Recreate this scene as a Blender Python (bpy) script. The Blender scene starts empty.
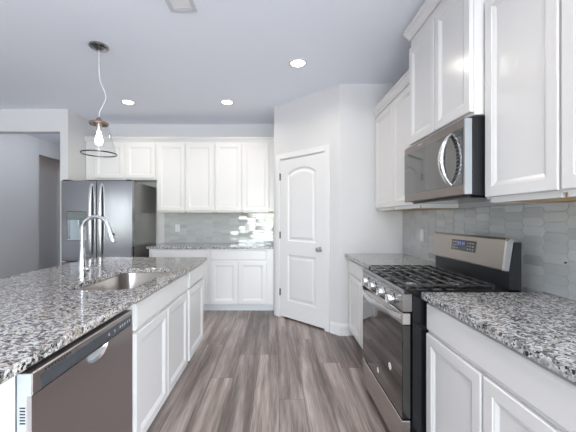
import bpy, bmesh, math, random
from mathutils import Vector, Matrix
random.seed(7)
sc = bpy.context.scene
COL = sc.collection
V = Vector
PI = math.pi
R2 = math.sqrt(0.5)

# ------------------------------------------------------------------ camera, sky, exposure
EYE = 1.2907
F_PX = 310.47
cam = bpy.data.cameras.new('camera')
cam_o = bpy.data.objects.new('camera', cam)
COL.objects.link(cam_o)
cam_o.location = (0, 0, EYE)
cam_o.rotation_euler = (PI / 2, 0, 0)
cam.sensor_width = 36.0
cam.lens = F_PX / 576 * 36
cam.shift_x = (288 - 276.2) / 576
cam.shift_y = 2.5 / 576
cam.clip_start = 0.02
sc.camera = cam_o

sc.view_settings.view_transform = 'Standard'
sc.view_settings.look = 'None'
sc.view_settings.gamma = 1
sc.view_settings.use_curve_mapping = False
sc.view_settings.exposure = 0.48
sc.cycles.use_denoising = True
sc.cycles.max_bounces = 10
sc.cycles.diffuse_bounces = 6
sc.cycles.sample_clamp_indirect = 6

SKY = 18.0          # daylight outside the windows
CAN = 3.8         # watts of each recessed lamp
wd = bpy.data.worlds.new('sky')
sc.world = wd
wd.use_nodes = True
nt = wd.node_tree
bg = nt.nodes['Background']
tc = nt.nodes.new('ShaderNodeTexCoord')
sp = nt.nodes.new('ShaderNodeSeparateXYZ')
rp = nt.nodes.new('ShaderNodeValToRGB')
nt.links.new(tc.outputs['Generated'], sp.inputs[0])
mr = nt.nodes.new('ShaderNodeMapRange')
mr.inputs[1].default_value = -1
mr.inputs[2].default_value = 1
nt.links.new(sp.outputs['Z'], mr.inputs[0])
nt.links.new(mr.outputs[0], rp.inputs[0])
el = rp.color_ramp.elements
el[0].position = 0.40
el[0].color = (0.66, 0.69, 0.74, 1)
el[1].position = 0.60
el[1].color = (0.82, 0.91, 1.0, 1)
e = el.new(0.49)
e.color = (0.50, 0.56, 0.48, 1)
e = el.new(0.53)
e.color = (0.74, 0.80, 0.80, 1)
nt.links.new(rp.outputs[0], bg.inputs[0])
bg.inputs[1].default_value = SKY


def portal(loc, rot, sx, sy):
    l = bpy.data.lights.new('window_daylight', 'AREA')
    l.shape = 'RECTANGLE'
    l.size = sx
    l.size_y = sy
    l.cycles.is_portal = True
    o = bpy.data.objects.new('window_daylight', l)
    o.location = loc
    o.rotation_euler = rot
    COL.objects.link(o)


# window openings behind and left of the camera: (centre, size)
YB = -4.6
XL = -6.5
XW = 1.401          # right wall
portal((-0.3, YB - 0.05, 1.13), (-PI / 2, 0, PI), 2.4, 2.2)
portal((-6.2, YB - 0.05, 1.45), (-PI / 2, 0, PI), 0.3, 1.7)
portal((XL - 0.05, -4.15, 1.35), (0, -PI / 2, 0), 1.8, 0.4)
portal((XW + 0.05, -2.0, 1.35), (0, PI / 2, 0), 1.8, 2.6)  # added opening on the right, lights the island front


# ------------------------------------------------------------------ materials
def mat(name, col, rough=0.5, metal=0.0, spec=0.5, coat=0.0, emit=None, estr=0.0):
    m = bpy.data.materials.new(name)
    m.use_nodes = True
    b = m.node_tree.nodes['Principled BSDF']
    b.inputs['Base Color'].default_value = (*col, 1)
    b.inputs['Roughness'].default_value = rough
    b.inputs['Metallic'].default_value = metal
    b.inputs['Specular IOR Level'].default_value = spec
    if coat:
        b.inputs['Coat Weight'].default_value = coat
        b.inputs['Coat Roughness'].default_value = 0.08
    if emit:
        b.inputs['Emission Color'].default_value = (*emit, 1)
        b.inputs['Emission Strength'].default_value = estr
    return m


def nd(m, kind, **kw):
    n = m.node_tree.nodes.new(kind)
    for k, v in kw.items():
        setattr(n, k, v)
    return n


def ln(m, a, b):
    m.node_tree.links.new(a, b)


def bsdf(m):
    return m.node_tree.nodes['Principled BSDF']


def ramp(m, stops, interp='LINEAR'):
    r = nd(m, 'ShaderNodeValToRGB')
    cr = r.color_ramp
    cr.interpolation = interp
    cr.elements[0].position = stops[0][0]
    cr.elements[0].color = (*stops[0][1], 1)
    cr.elements[1].position = stops[-1][0]
    cr.elements[1].color = (*stops[-1][1], 1)
    for p, c in stops[1:-1]:
        e = cr.elements.new(p)
        e.color = (*c, 1)
    return r


def noise_bump(m, scale, strength, dist=0.001, stretch=(1, 1, 1)):
    t = nd(m, 'ShaderNodeTexCoord')
    mp = nd(m, 'ShaderNodeMapping')
    mp.inputs['Scale'].default_value = stretch
    n = nd(m, 'ShaderNodeTexNoise')
    n.inputs['Scale'].default_value = scale
    b = nd(m, 'ShaderNodeBump')
    b.inputs['Strength'].default_value = strength
    b.inputs['Distance'].default_value = dist
    ln(m, t.outputs['Object'], mp.inputs[0])
    ln(m, mp.outputs[0], n.inputs['Vector'])
    ln(m, n.outputs['Fac'], b.inputs['Height'])
    ln(m, b.outputs[0], bsdf(m).inputs['Normal'])


M = {}
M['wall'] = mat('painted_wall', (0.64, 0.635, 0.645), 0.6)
noise_bump(M['wall'], 160, 0.12)
M['ceiling'] = mat('ceiling_daylight_tint', (0.87, 0.91, 0.985), 0.7)  # blue cast of the daylight put into the base colour
noise_bump(M['ceiling'], 120, 0.15)
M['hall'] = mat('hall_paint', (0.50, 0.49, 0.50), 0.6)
M['trim'] = mat('white_trim', (0.74, 0.735, 0.745), 0.32)
M['cab'] = mat('white_cabinet_paint', (0.73, 0.72, 0.715), 0.22)
M['raw'] = mat('raw_wood', (0.62, 0.42, 0.22), 0.6)  # brightened to stand for light bounced up from the counter
M['toe'] = mat('toe_kick_light_tint', (0.70, 0.72, 0.74), 0.4)  # bluish light on the toe kicks put into the base colour
M['steel'] = mat('stainless_steel', (0.56, 0.54, 0.52), 0.27, 1.0)
noise_bump(M['steel'], 60, 0.06, 0.0006, (1, 1, 30))
M['steel_w'] = mat('warm_stainless_steel', (0.52, 0.49, 0.485), 0.30, 1.0)
noise_bump(M['steel_w'], 60, 0.06, 0.0006, (1, 1, 30))
M['steel_f'] = mat('dark_stainless_steel', (0.235, 0.235, 0.25), 0.17, 1.0)
noise_bump(M['steel_f'], 60, 0.05, 0.0006, (30, 30, 1))
M['steel_m'] = mat('brown_stainless_steel', (0.25, 0.215, 0.20), 0.28, 1.0)
M['steel_p'] = mat('knob_panel_steel', (0.27, 0.255, 0.25), 0.25, 1.0)
M['steel_b'] = mat('beige_stainless_steel', (0.43, 0.385, 0.35), 0.30, 1.0)
M['darksteel'] = mat('dark_steel', (0.25, 0.25, 0.27), 0.3, 1.0)
M['steel_l'] = mat('light_steel', (0.72, 0.72, 0.73), 0.24, 1.0)
M['sink'] = mat('sink_steel', (0.40, 0.37, 0.345), 0.30, 1.0)
M['chrome'] = mat('chrome', (0.68, 0.69, 0.71), 0.08, 1.0)
M['nickel'] = mat('brushed_nickel', (0.50, 0.47, 0.44), 0.28, 1.0)
M['nickel_refl'] = mat('nickel_warm_reflection', (0.42, 0.30, 0.24), 0.25, 1.0)  # warm reflection on the nickel cap put into the base colour
M['darkmetal'] = mat('dark_metal', (0.06, 0.065, 0.07), 0.3, 0.6)
M['fridgeside'] = mat('fridge_side_grey', (0.17, 0.165, 0.16), 0.22, 0.3)
M['black'] = mat('black_enamel', (0.006, 0.0065, 0.008), 0.10)
M['blackm'] = mat('black_plastic', (0.011, 0.012, 0.015), 0.35)
M['iron'] = mat('cast_iron', (0.02, 0.02, 0.022), 0.22, 0, 0.8)
M['glassblk'] = mat('black_glass', (0.010, 0.009, 0.009), 0.03, 0, 0.9, 0.5)
M['mwglass'] = mat('microwave_glass', (0.035, 0.034, 0.034), 0.05, 0, 0.9, 0.6)
M['mwview'] = mat('microwave_mesh_glass', (0.022, 0.021, 0.021), 0.05, 0, 0.9, 0.6)
M['strip'] = mat('control_strip', (0.055, 0.06, 0.07), 0.25)
M['plastic'] = mat('grey_plastic', (0.36, 0.39, 0.41), 0.4)
M['plastw'] = mat('white_plastic', (0.82, 0.82, 0.82), 0.3)
M['alum'] = mat('burner_aluminium', (0.62, 0.62, 0.63), 0.3, 1.0)
M['disp'] = mat('dispenser_panel', (0.16, 0.18, 0.18), 0.2)
M['dispin'] = mat('dispenser_alcove', (0.36, 0.40, 0.44), 0.3, 0.5)
M['lens'] = mat('lamp_lens', (1, 1, 1), 0.5, emit=(1.0, 0.93, 0.82), estr=12)
M['bulb'] = mat('bulb_glow', (1, 1, 1), 0.5, emit=(1.0, 0.88, 0.70), estr=22)
M['lcd'] = mat('lit_digits', (0.1, 0.1, 0.3), 0.3, emit=(0.35, 0.42, 1.0), estr=0.25)
M['mark'] = mat('printed_marks', (0.30, 0.32, 0.36), 0.4)
M['key'] = mat('keypad_print', (0.10, 0.115, 0.14), 0.4)
M['canopy'] = mat('dark_nickel', (0.34, 0.35, 0.36), 0.18, 1.0)
M['ventgrey'] = mat('vent_grey', (0.60, 0.62, 0.65), 0.5)
M['hinge'] = mat('dark_hinge', (0.13, 0.12, 0.115), 0.35, 0.8)
M['cord'] = mat('clear_cord', (0.80, 0.80, 0.82), 0.2)
M['sticker'] = mat('paper_label', (0.75, 0.73, 0.70), 0.5)
M['grout'] = mat('grout', (0.50, 0.51, 0.50), 0.8)
M['slot'] = mat('dark_slot', (0.02, 0.02, 0.025), 0.6)

# thin clear glass
g = bpy.data.materials.new('clear_glass')
g.use_nodes = True
g.node_tree.nodes.clear()
o_ = nd(g, 'ShaderNodeOutputMaterial')
tr = nd(g, 'ShaderNodeBsdfTransparent')
tr.inputs[0].default_value = (0.96, 0.965, 0.97, 1)
gl = nd(g, 'ShaderNodeBsdfGlossy')
gl.inputs['Roughness'].default_value = 0.02
mx = nd(g, 'ShaderNodeMixShader')
fr = nd(g, 'ShaderNodeLayerWeight')
fr.inputs['Blend'].default_value = 0.5
pw_ = nd(g, 'ShaderNodeMath', operation='POWER')
pw_.inputs[1].default_value = 4
ml_ = nd(g, 'ShaderNodeMath', operation='MULTIPLY_ADD')
ml_.inputs[1].default_value = 0.85
ml_.inputs[2].default_value = 0.05
ln(g, fr.outputs['Facing'], pw_.inputs[0])
ln(g, pw_.outputs[0], ml_.inputs[0])
ln(g, ml_.outputs[0], mx.inputs[0])
ln(g, tr.outputs[0], mx.inputs[1])
ln(g, gl.outputs[0], mx.inputs[2])
ln(g, mx.outputs[0], o_.inputs[0])
M['glass'] = g


def granite(name, brown):
    m = mat(name, (0.4, 0.4, 0.4), 0.10)
    t = nd(m, 'ShaderNodeTexCoord')
    n = nd(m, 'ShaderNodeTexNoise')
    n.inputs['Scale'].default_value = 70
    n.inputs['Detail'].default_value = 2
    ln(m, t.outputs['Object'], n.inputs['Vector'])
    ad = nd(m, 'ShaderNodeVectorMath', operation='MULTIPLY_ADD')
    ad.inputs[1].default_value = (0.02, 0.02, 0.02)
    ln(m, n.outputs['Color'], ad.inputs[0])
    ln(m, t.outputs['Object'], ad.inputs[2])
    v1 = nd(m, 'ShaderNodeTexVoronoi')
    v1.inputs['Scale'].default_value = 135
    ln(m, ad.outputs[0], v1.inputs['Vector'])
    s1 = nd(m, 'ShaderNodeSeparateColor')
    ln(m, v1.outputs['Color'], s1.inputs[0])
    b = brown
    r1 = ramp(m, [(0.0, (0.02, 0.021, 0.024)), (0.15, (0.12, 0.12, 0.125)), (0.32, (0.27 + .03 * b, 0.265, 0.265 - .03 * b)),
                  (0.55, (0.44 + .03 * b, 0.43, 0.42 - .03 * b)), (0.80, (0.58, 0.59, 0.60))], 'CONSTANT')
    ln(m, s1.outputs[0], r1.inputs[0])
    v2 = nd(m, 'ShaderNodeTexVoronoi')
    v2.inputs['Scale'].default_value = 72
    ln(m, ad.outputs[0], v2.inputs['Vector'])
    s2 = nd(m, 'ShaderNodeSeparateColor')
    ln(m, v2.outputs['Color'], s2.inputs[0])
    r2 = ramp(m, [(0.0, (0, 0, 0)), (0.72, (0.7, 0.7, 0.7))], 'CONSTANT')
    ln(m, s2.outputs[0], r2.inputs[0])
    r3 = ramp(m, [(0.0, (0.03, 0.032, 0.04)), (0.34, (0.30 + .05 * b, 0.28, 0.27 - .04 * b)), (0.65, (0.55, 0.56, 0.57))], 'CONSTANT')
    ln(m, s2.outputs[1], r3.inputs[0])
    mix = nd(m, 'ShaderNodeMix', data_type='RGBA')
    ln(m, r2.outputs[0], mix.inputs[0])
    ln(m, r1.outputs[0], mix.inputs[6])
    ln(m, r3.outputs[0], mix.inputs[7])
    ln(m, mix.outputs[2], bsdf(m).inputs['Base Color'])
    return m


M['granite_i'] = granite('island_granite', 1.0)
M['granite_r'] = granite('counter_granite', 0.0)


def floor_mat():
    m = mat('grey_vinyl_planks', (0.3, 0.27, 0.25), 0.34)
    t = nd(m, 'ShaderNodeTexCoord')
    sx = nd(m, 'ShaderNodeSeparateXYZ')
    ln(m, t.outputs['Object'], sx.inputs[0])

    def mth(op, a, b=None, c=None):
        n = nd(m, 'ShaderNodeMath', operation=op)
        for i, x in enumerate((a, b, c)):
            if x is None:
                continue
            if isinstance(x, (int, float)):
                n.inputs[i].default_value = x
            else:
                ln(m, x, n.inputs[i])
        return n.outputs[0]
    PW, PL = 0.182, 1.5
    xr = mth('DIVIDE', mth('ADD', sx.outputs[0], 20.0), PW)
    row = mth('FLOOR', xr)
    wn = nd(m, 'ShaderNodeTexWhiteNoise', noise_dimensions='1D')
    ln(m, row, wn.inputs['W'])
    yr = mth('ADD', mth('DIVIDE', mth('ADD', sx.outputs[1], 20.0), PL), mth('MULTIPLY', wn.outputs[0], 7.0))
    colm = mth('FLOOR', yr)
    cb = nd(m, 'ShaderNodeCombineXYZ')
    ln(m, row, cb.inputs[0])
    ln(m, colm, cb.inputs[1])
    wn2 = nd(m, 'ShaderNodeTexWhiteNoise', noise_dimensions='2D')
    ln(m, cb.outputs[0], wn2.inputs['Vector'])
    fx_, fy_ = mth('FRACT', xr), mth('FRACT', yr)
    dx_ = mth('MULTIPLY', mth('MINIMUM', fx_, mth('SUBTRACT', 1.0, fx_)), PW)
    dy_ = mth('MULTIPLY', mth('MINIMUM', fy_, mth('SUBTRACT', 1.0, fy_)), PL)
    seam = mth('LESS_THAN', mth('MINIMUM', dx_, dy_), 0.0013)
    # grain streaks along Y, shifted plank by plank
    mp2 = nd(m, 'ShaderNodeMapping')
    mp2.inputs['Scale'].default_value = (13, 0.75, 1)
    ln(m, t.outputs['Object'], mp2.inputs[0])
    off = nd(m, 'ShaderNodeVectorMath', operation='MULTIPLY_ADD')
    off.inputs[1].default_value = (37, 19, 11)
    ln(m, wn2.outputs['Color'], off.inputs[0])
    ln(m, mp2.outputs[0], off.inputs[2])
    n1 = nd(m, 'ShaderNodeTexNoise')
    n1.inputs['Scale'].default_value = 1.0
    n1.inputs['Detail'].default_value = 4
    n1.inputs['Roughness'].default_value = 0.62
    n1.inputs['Distortion'].default_value = 0.35
    ln(m, off.outputs[0], n1.inputs['Vector'])
    mp3 = nd(m, 'ShaderNodeMapping')
    mp3.inputs['Scale'].default_value = (150, 5, 1)
    ln(m, t.outputs['Object'], mp3.inputs[0])
    n2 = nd(m, 'ShaderNodeTexNoise')
    n2.inputs['Scale'].default_value = 1.0
    n2.inputs['Detail'].default_value = 3
    ln(m, mp3.outputs[0], n2.inputs['Vector'])
    gr = mth('MULTIPLY_ADD', n2.outputs['Fac'], 0.30, mth('ADD', n1.outputs['Fac'], -0.15))
    r1 = ramp(m, [(0.30, (0.085, 0.068, 0.060)), (0.43, (0.180, 0.146, 0.132)), (0.57, (0.305, 0.258, 0.238)), (0.72, (0.46, 0.41, 0.385))])
    ln(m, gr, r1.inputs[0])
    r2 = ramp(m, [(0.0, (0.62, 0.60, 0.60)), (0.5, (0.95, 0.94, 0.94)), (1.0, (1.25, 1.22, 1.20))])
    ln(m, wn2.outputs['Value'], r2.inputs[0])
    mu = nd(m, 'ShaderNodeMix', data_type='RGBA', blend_type='MULTIPLY')
    mu.inputs[0].default_value = 1
    ln(m, r1.outputs[0], mu.inputs[6])
    ln(m, r2.outputs[0], mu.inputs[7])
    mm = nd(m, 'ShaderNodeMix', data_type='RGBA')
    ln(m, seam, mm.inputs[0])
    ln(m, mu.outputs[2], mm.inputs[6])
    mm.inputs[7].default_value = (0.07, 0.06, 0.055, 1)
    ln(m, mm.outputs[2], bsdf(m).inputs['Base Color'])
    bp = nd(m, 'ShaderNodeBump')
    bp.inputs['Strength'].default_value = 0.12
    bp.inputs['Distance'].default_value = 0.002
    ln(m, n1.outputs['Fac'], bp.inputs['Height'])
    ln(m, bp.outputs[0], bsdf(m).inputs['Normal'])
    return m


M['floor'] = floor_mat()


def tile_mat(name, lo, hi, rough):
    m = mat(name, lo, rough, 0, 0.8)
    ge = nd(m, 'ShaderNodeNewGeometry')
    r = ramp(m, [(0, lo), (1, hi)])
    ln(m, ge.outputs['Random Per Island'], r.inputs[0])
    ln(m, r.outputs[0], bsdf(m).inputs['Base Color'])
    return m


M['tile'] = tile_mat('picket_tile_glaze', (0.44, 0.455, 0.455), (0.54, 0.555, 0.555), 0.06)


# ------------------------------------------------------------------ mesh helpers (world coordinates)
def B():
    return bmesh.new()


def box(bm, x0, x1, y0, y1, z0, z1, bev=0.0, seg=1):
    vs = [bm.verts.new(p) for p in ((x0, y0, z0), (x1, y0, z0), (x1, y1, z0), (x0, y1, z0),
                                    (x0, y0, z1), (x1, y0, z1), (x1, y1, z1), (x0, y1, z1))]
    fs = [bm.faces.new([vs[i] for i in q]) for q in ((3, 2, 1, 0), (4, 5, 6, 7), (0, 1, 5, 4), (1, 2, 6, 5), (2, 3, 7, 6), (3, 0, 4, 7))]
    if bev:
        es = list({e for f in fs for e in f.edges})
        bmesh.ops.bevel(bm, geom=es, offset=bev, segments=seg, affect='EDGES', profile=0.5)
    return bm


class Fr:
    """A flat frame: u runs along a front, v is height, d stands out of it."""

    def __init__(s, o, u, n):
        s.o, s.u, s.n = V((o[0], o[1], 0)), V((u[0], u[1], 0)), V((n[0], n[1], 0))

    def __call__(s, u, v, d):
        return s.o + s.u * u + s.n * d + V((0, 0, v))


def fbox(bm, f, u0, u1, v0, v1, d0, d1, bev=0.0, seg=1):
    vs = [bm.verts.new(f(*p)) for p in ((u0, v0, d0), (u1, v0, d0), (u1, v1, d0), (u0, v1, d0),
                                        (u0, v0, d1), (u1, v0, d1), (u1, v1, d1), (u0, v1, d1))]
    fs = [bm.faces.new([vs[i] for i in q]) for q in ((3, 2, 1, 0), (4, 5, 6, 7), (0, 1, 5, 4), (1, 2, 6, 5), (2, 3, 7, 6), (3, 0, 4, 7))]
    if bev:
        es = list({e for q in fs for e in q.edges})
        bmesh.ops.bevel(bm, geom=es, offset=bev, segments=seg, affect='EDGES', profile=0.5)
    return bm


def loops(bm, rings, cap0=True, cap1=True, close=True):
    rs = [[bm.verts.new(p) for p in r] for r in rings]
    n = len(rs[0])
    for a, b in zip(rs, rs[1:]):
        for i in range(n if close else n - 1):
            j = (i + 1) % n
            bm.faces.new((a[i], a[j], b[j], b[i]))
    if cap0:
        bm.faces.new(rs[0][::-1])
    if cap1:
        bm.faces.new(rs[-1])
    return bm


def ring(c, ax, r, n=24, ref=None):
    ax = V(ax).normalized()
    a = (V(ref) if ref else (V((0, 0, 1)) if abs(ax.z) < 0.9 else V((1, 0, 0))))
    a = (a - ax * a.dot(ax)).normalized()
    b = ax.cross(a)
    return [V(c) + a * (r * math.cos(2 * PI * i / n)) + b * (r * math.sin(2 * PI * i / n)) for i in range(n)]


def cyl(bm, p0, p1, r0, r1=None, n=24, cap0=True, cap1=True):
    r1 = r0 if r1 is None else r1
    d = V(p1) - V(p0)
    return loops(bm, [ring(p0, d, r0, n), ring(p1, d, r1, n)], cap0, cap1)


def lathe(bm, base, prof, axis=(0, 0, 1), n=28, cap0=True, cap1=True):
    ax = V(axis).normalized()
    return loops(bm, [ring(V(base) + ax * h, ax, max(r, 1e-4), n) for r, h in prof], cap0, cap1)


def tube(bm, pts, r, n=12, ref=None):
    pts = [V(p) for p in pts]
    rr = r if isinstance(r, (list, tuple)) else [r] * len(pts)
    rings = []
    for i, p in enumerate(pts):
        d = (pts[min(i + 1, len(pts) - 1)] - pts[max(i - 1, 0)])
        rings.append(ring(p, d, rr[i], n, ref))
    return loops(bm, rings)


def strap(bm, pts, w, t, wdir, mid=None):
    """flat bar along pts, width w along wdir, thickness t across"""
    pts = [V(p) for p in pts]
    wd_ = V(wdir).normalized()
    rings = []
    for i, p in enumerate(pts):
        d = (pts[min(i + 1, len(pts) - 1)] - pts[max(i - 1, 0)]).normalized()
        nn = d.cross(wd_).normalized()
        tt = t if mid is None else t + (mid - t) * math.sin(PI * i / (len(pts) - 1))
        rg = []
        for k in range(16):
            a = 2 * PI * k / 16
            ca, sa = math.cos(a), math.sin(a)
            sx = math.copysign(abs(ca) ** 0.5, ca)
            sy = math.copysign(abs(sa) ** 0.5, sa)
            rg.append(p + wd_ * (w / 2 * sx) + nn * (tt / 2 * sy))
        rings.append(rg)
    return loops(bm, rings)


def rrect(x0, x1, y0, y1, r, n=6):
    out = []
    for cx, cy, a0 in ((x1 - r, y1 - r, 0), (x0 + r, y1 - r, 90), (x0 + r, y0 + r, 180), (x1 - r, y0 + r, 270)):
        for k in range(n + 1):
            a = math.radians(a0 + 90 * k / n)
            out.append((cx + r * math.cos(a), cy + r * math.sin(a)))
    return out


def offset(poly, d):
    """inset a counter-clockwise polygon by d"""
    n = len(poly)
    out = []
    for i in range(n):
        p0, p1, p2 = V(poly[i - 1]), V(poly[i]), V(poly[(i + 1) % n])
        a = (p1 - p0).normalized()
        b = (p2 - p1).normalized()
        na, nb = V((-a.y, a.x)), V((-b.y, b.x))
        m_ = (na + nb)
        k = m_.dot(na)
        m_ = m_ / k if abs(k) > 1e-6 else na
        out.append(tuple(p1 + m_ * d))
    return out


def plate(bm, outer, holes, mp, d0, d1):
    """slab with holes; mp(a, b, d) places it"""
    for d in (d0, d1):
        es = []
        for lp in [outer] + holes:
            vs = [bm.verts.new(mp(a, b, d)) for a, b in lp]
            es += [bm.edges.new((vs[i], vs[(i + 1) % len(vs)])) for i in range(len(vs))]
        bmesh.ops.triangle_fill(bm, use_beauty=True, use_dissolve=False, edges=es)
    for lp in [outer] + holes:
        n = len(lp)
        a = [bm.verts.new(mp(x, y, d0)) for x, y in lp]
        b = [bm.verts.new(mp(x, y, d1)) for x, y in lp]
        for i in range(n):
            j = (i + 1) % n
            bm.faces.new((a[i], a[j], b[j], b[i]))
    bmesh.ops.remove_doubles(bm, verts=bm.verts, dist=1e-5)
    return bm


def sweep(bm, path, prof, side=1):
    """profile (out, z) swept along an open XY path with mitred corners"""
    n = len(path)
    rings = []
    for i in range(n):
        p = V(path[i])
        if i == 0:
            d = (V(path[1]) - p).normalized()
            m_ = V((-d.y, d.x)) * side
        elif i == n - 1:
            d = (p - V(path[-2])).normalized()
            m_ = V((-d.y, d.x)) * side
        else:
            a = (p - V(path[i - 1])).normalized()
            b = (V(path[i + 1]) - p).normalized()
            na, nb = V((-a.y, a.x)) * side, V((-b.y, b.x)) * side
            m_ = na + nb
            m_ = m_ / m_.dot(na)
        rings.append([V((p.x + m_.x * o, p.y + m_.y * o, z)) for o, z in prof])
    return loops(bm, rings)


def wpos(o):
    p = V((0, 0, 0))
    while o:
        p = p + V(o.location)
        o = o.parent
    return p


def obj(name, bm, m, parent=None, smooth=False, loc=None, label=None, kind=None, ang=35):
    bmesh.ops.recalc_face_normals(bm, faces=bm.faces)
    base = V(loc) if loc else V((0, 0, 0))
    org = base + (wpos(parent) if parent else V((0, 0, 0)))
    bmesh.ops.translate(bm, verts=bm.verts, vec=-org)
    me = bpy.data.meshes.new(name)
    bm.to_mesh(me)
    bm.free()
    me.materials.append(M[m] if isinstance(m, str) else m)
    if smooth:
        for p in me.polygons:
            p.use_smooth = True
        try:
            me.set_sharp_from_angle(angle=math.radians(ang))
        except Exception:
            pass
    o = bpy.data.objects.new(name, me)
    o.location = base
    COL.objects.link(o)
    if parent:
        o.parent = parent
    if label:
        o['label'] = label
    if kind:
        o['kind'] = kind
    return o


def thing(name, label, cat, loc, group=None):
    o = bpy.data.objects.new(name, None)
    o.empty_display_size = 0.1
    COL.objects.link(o)
    o.location = loc
    o['label'] = label
    o['category'] = cat
    if group:
        o['group'] = group
    return o


def tag(o, label, cat, group=None):
    o['label'] = label
    o['category'] = cat
    if group:
        o['group'] = group
    return o


def struct(name, bm, m, **k):
    return obj(name, bm, m, kind='structure', **k)


def copy_thing(root, loc, label=None):
    r = root.copy()
    COL.objects.link(r)
    r.location = loc
    if label:
        r['label'] = label
    for ch in list(root.children):
        c = ch.copy()
        COL.objects.link(c)
        c.parent = r
        for gch in list(ch.children):
            d = gch.copy()
            COL.objects.link(d)
            d.parent = c
    return r


# ------------------------------------------------------------------ the room
ZC = 2.775

YP = 3.425          # pantry wall facing the camera
YW = 4.898          # back wall
XH = -4.4           # hall wall
T = 0.115

struct('floor', box(B(), XL - .12, XW + .12, YB - .12, 8.3, -0.12, 0), 'floor')
struct('ceiling', box(B(), XL - .12, XW + .12, YB - .12, 8.3, ZC, ZC + 0.12), 'ceiling')
struct('wall_pantry', box(B(), 0.704, XW, YP, YP + T, 0, ZC), 'wall')
DG = Fr((0.704, YP), (-R2, R2), (-R2, -R2))      # diagonal pantry wall: u from its right corner, d into the kitchen
DL = 1.038
bm = B()
plate(bm, [(0, 0), (0.193, 0), (0.193, 2.067), (0.932, 2.067), (0.932, 0), (DL, 0), (DL, ZC), (0, ZC)], [], lambda a, b, d: DG(a, b, d), 0, -T)
struct('wall_diagonal', bm, 'wall')
xs = 0.704 - DL * R2
struct('wall_pantry_side', box(B(), xs, xs + T, YP + DL * R2, YW, 0, ZC), 'wall')
struct('wall_back', box(B(), -2.823, XW, YW, YW + .12, 0, ZC), 'wall')
YH = 4.21
bm = B()
plate(bm, [(-2.93, 0), (-2.823, 0), (-2.823, ZC), (XL, ZC), (XL, 0), (XH, 0), (XH, 2.47), (-2.93, 2.47)], [], lambda a, b, d: V((a, d, b)), YH, YH + T)
struct('wall_header', bm, 'wall')
struct('wall_fridge_side', box(B(), -2.93, -2.823, YH + T, 8.2, 0, ZC), 'wall')
bm = B()
plate(bm, [(YH + T, 0), (5.76, 0), (5.76, 2.478), (6.95, 2.478), (6.95, 0), (8.2, 0), (8.2, ZC), (YH + T, ZC)], [], lambda a, b, d: V((d, a, b)), XH, XH - T)
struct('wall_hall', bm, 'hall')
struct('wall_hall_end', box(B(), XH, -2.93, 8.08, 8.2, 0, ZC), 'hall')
bm = B()
box(bm, XH - 1.6, XH - T, 6.95, 7.05, 0, ZC)
box(bm, -5.02, -4.92, 5.6, 6.95, 0, ZC)
box(bm, -5.02, XH - T, 5.6, 5.7, 0, ZC)
struct('wall_niche', bm, 'hall')


def wall_with_holes(name, lo, hi, holes, mp, d0, d1):
    bm = B()
    plate(bm, [(lo, 0), (hi, 0), (hi, ZC), (lo, ZC)], [[(a, c), (b, c), (b, d), (a, d)] for a, b, c, d in holes], mp, d0, d1)
    struct(name, bm, 'wall')


wall_with_holes('wall_rear', XL, XW, [(-1.5, 0.9, 0.03, 2.23), (-6.35, -6.05, 0.6, 2.3)], lambda a, b, d: V((a, d, b)), YB, YB - .12)
wall_with_holes('wall_right', YB, YW + .12, [(-3.3, -0.7, 0.45, 2.25)], lambda a, b, d: V((d, a, b)), XW, XW + .12)
wall_with_holes('wall_left', YB, YH, [(-4.35, -3.95, 0.45, 2.25)], lambda a, b, d: V((d, a, b)), XL, XL - .12)


def window(i, f, u0, u1, v0, v1, mull):
    bm = B()
    w = 0.05
    fbox(bm, f, u0, u1, v0, v0 + w, -.09, -.03)
    fbox(bm, f, u0, u1, v1 - w, v1, -.09, -.03)
    fbox(bm, f, u0, u0 + w, v0 + w, v1 - w, -.09, -.03)
    fbox(bm, f, u1 - w, u1, v0 + w, v1 - w, -.09, -.03)
    for k in mull:
        fbox(bm, f, k - .03, k + .03, v0 + w, v1 - w, -.085, -.035)
    struct('window_%d' % i, bm, 'trim')


FB = Fr((0, YB), (1, 0), (0, 1))
FR_ = Fr((XW, 0), (0, 1), (-1, 0))
FL = Fr((XL, 0), (0, 1), (1, 0))
window(1, FB, -1.5, 0.9, 0.03, 2.23, [-0.3])
window(2, FB, -6.35, -6.05, 0.6, 2.3, [])
window(3, FL, -4.35, -3.95, 0.45, 2.25, [])
window(4, FR_, -3.3, -0.7, 0.45, 2.25, [-2.0])  # unseen window added in the right wall to brighten the island front

# baseboards
bp = [(0, 0), (0.014, 0), (0.014, 0.10), (0.009, 0.118), (0.006, 0.13), (0, 0.13)]
c1 = DG(0.124, 0, 0)
struct('baseboard_pantry', sweep(B(), [(0.797, YP), (0.704, YP), (c1.x, c1.y)], bp, 1), 'trim')
struct('baseboard_hall', sweep(B(), [(XH, YH + T), (XH, 5.70)], bp, -1), 'trim')

# pantry door
SU0, SU1 = 0.205, 0.920
dr = bpy.data.objects.new('door_1', None)
COL.objects.link(dr)
dr.location = DG((SU0 + SU1) / 2, 0, 0)
dr['kind'] = 'structure'


def arch(u0, u1, v0, v1, rise, n=16):
    """counter-clockwise outline in (u, v) with a low arched top"""
    pts = [(u0, v0), (u1, v0), (u1, v1)]
    w = (u1 - u0)
    for k in range(1, n):
        x = u1 - w * k / n
        s = (k / n)
        pts.append((x, v1 + rise * (math.sin(PI * s) ** 0.75)))
    pts.append((u0, v1))
    return pts


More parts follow.
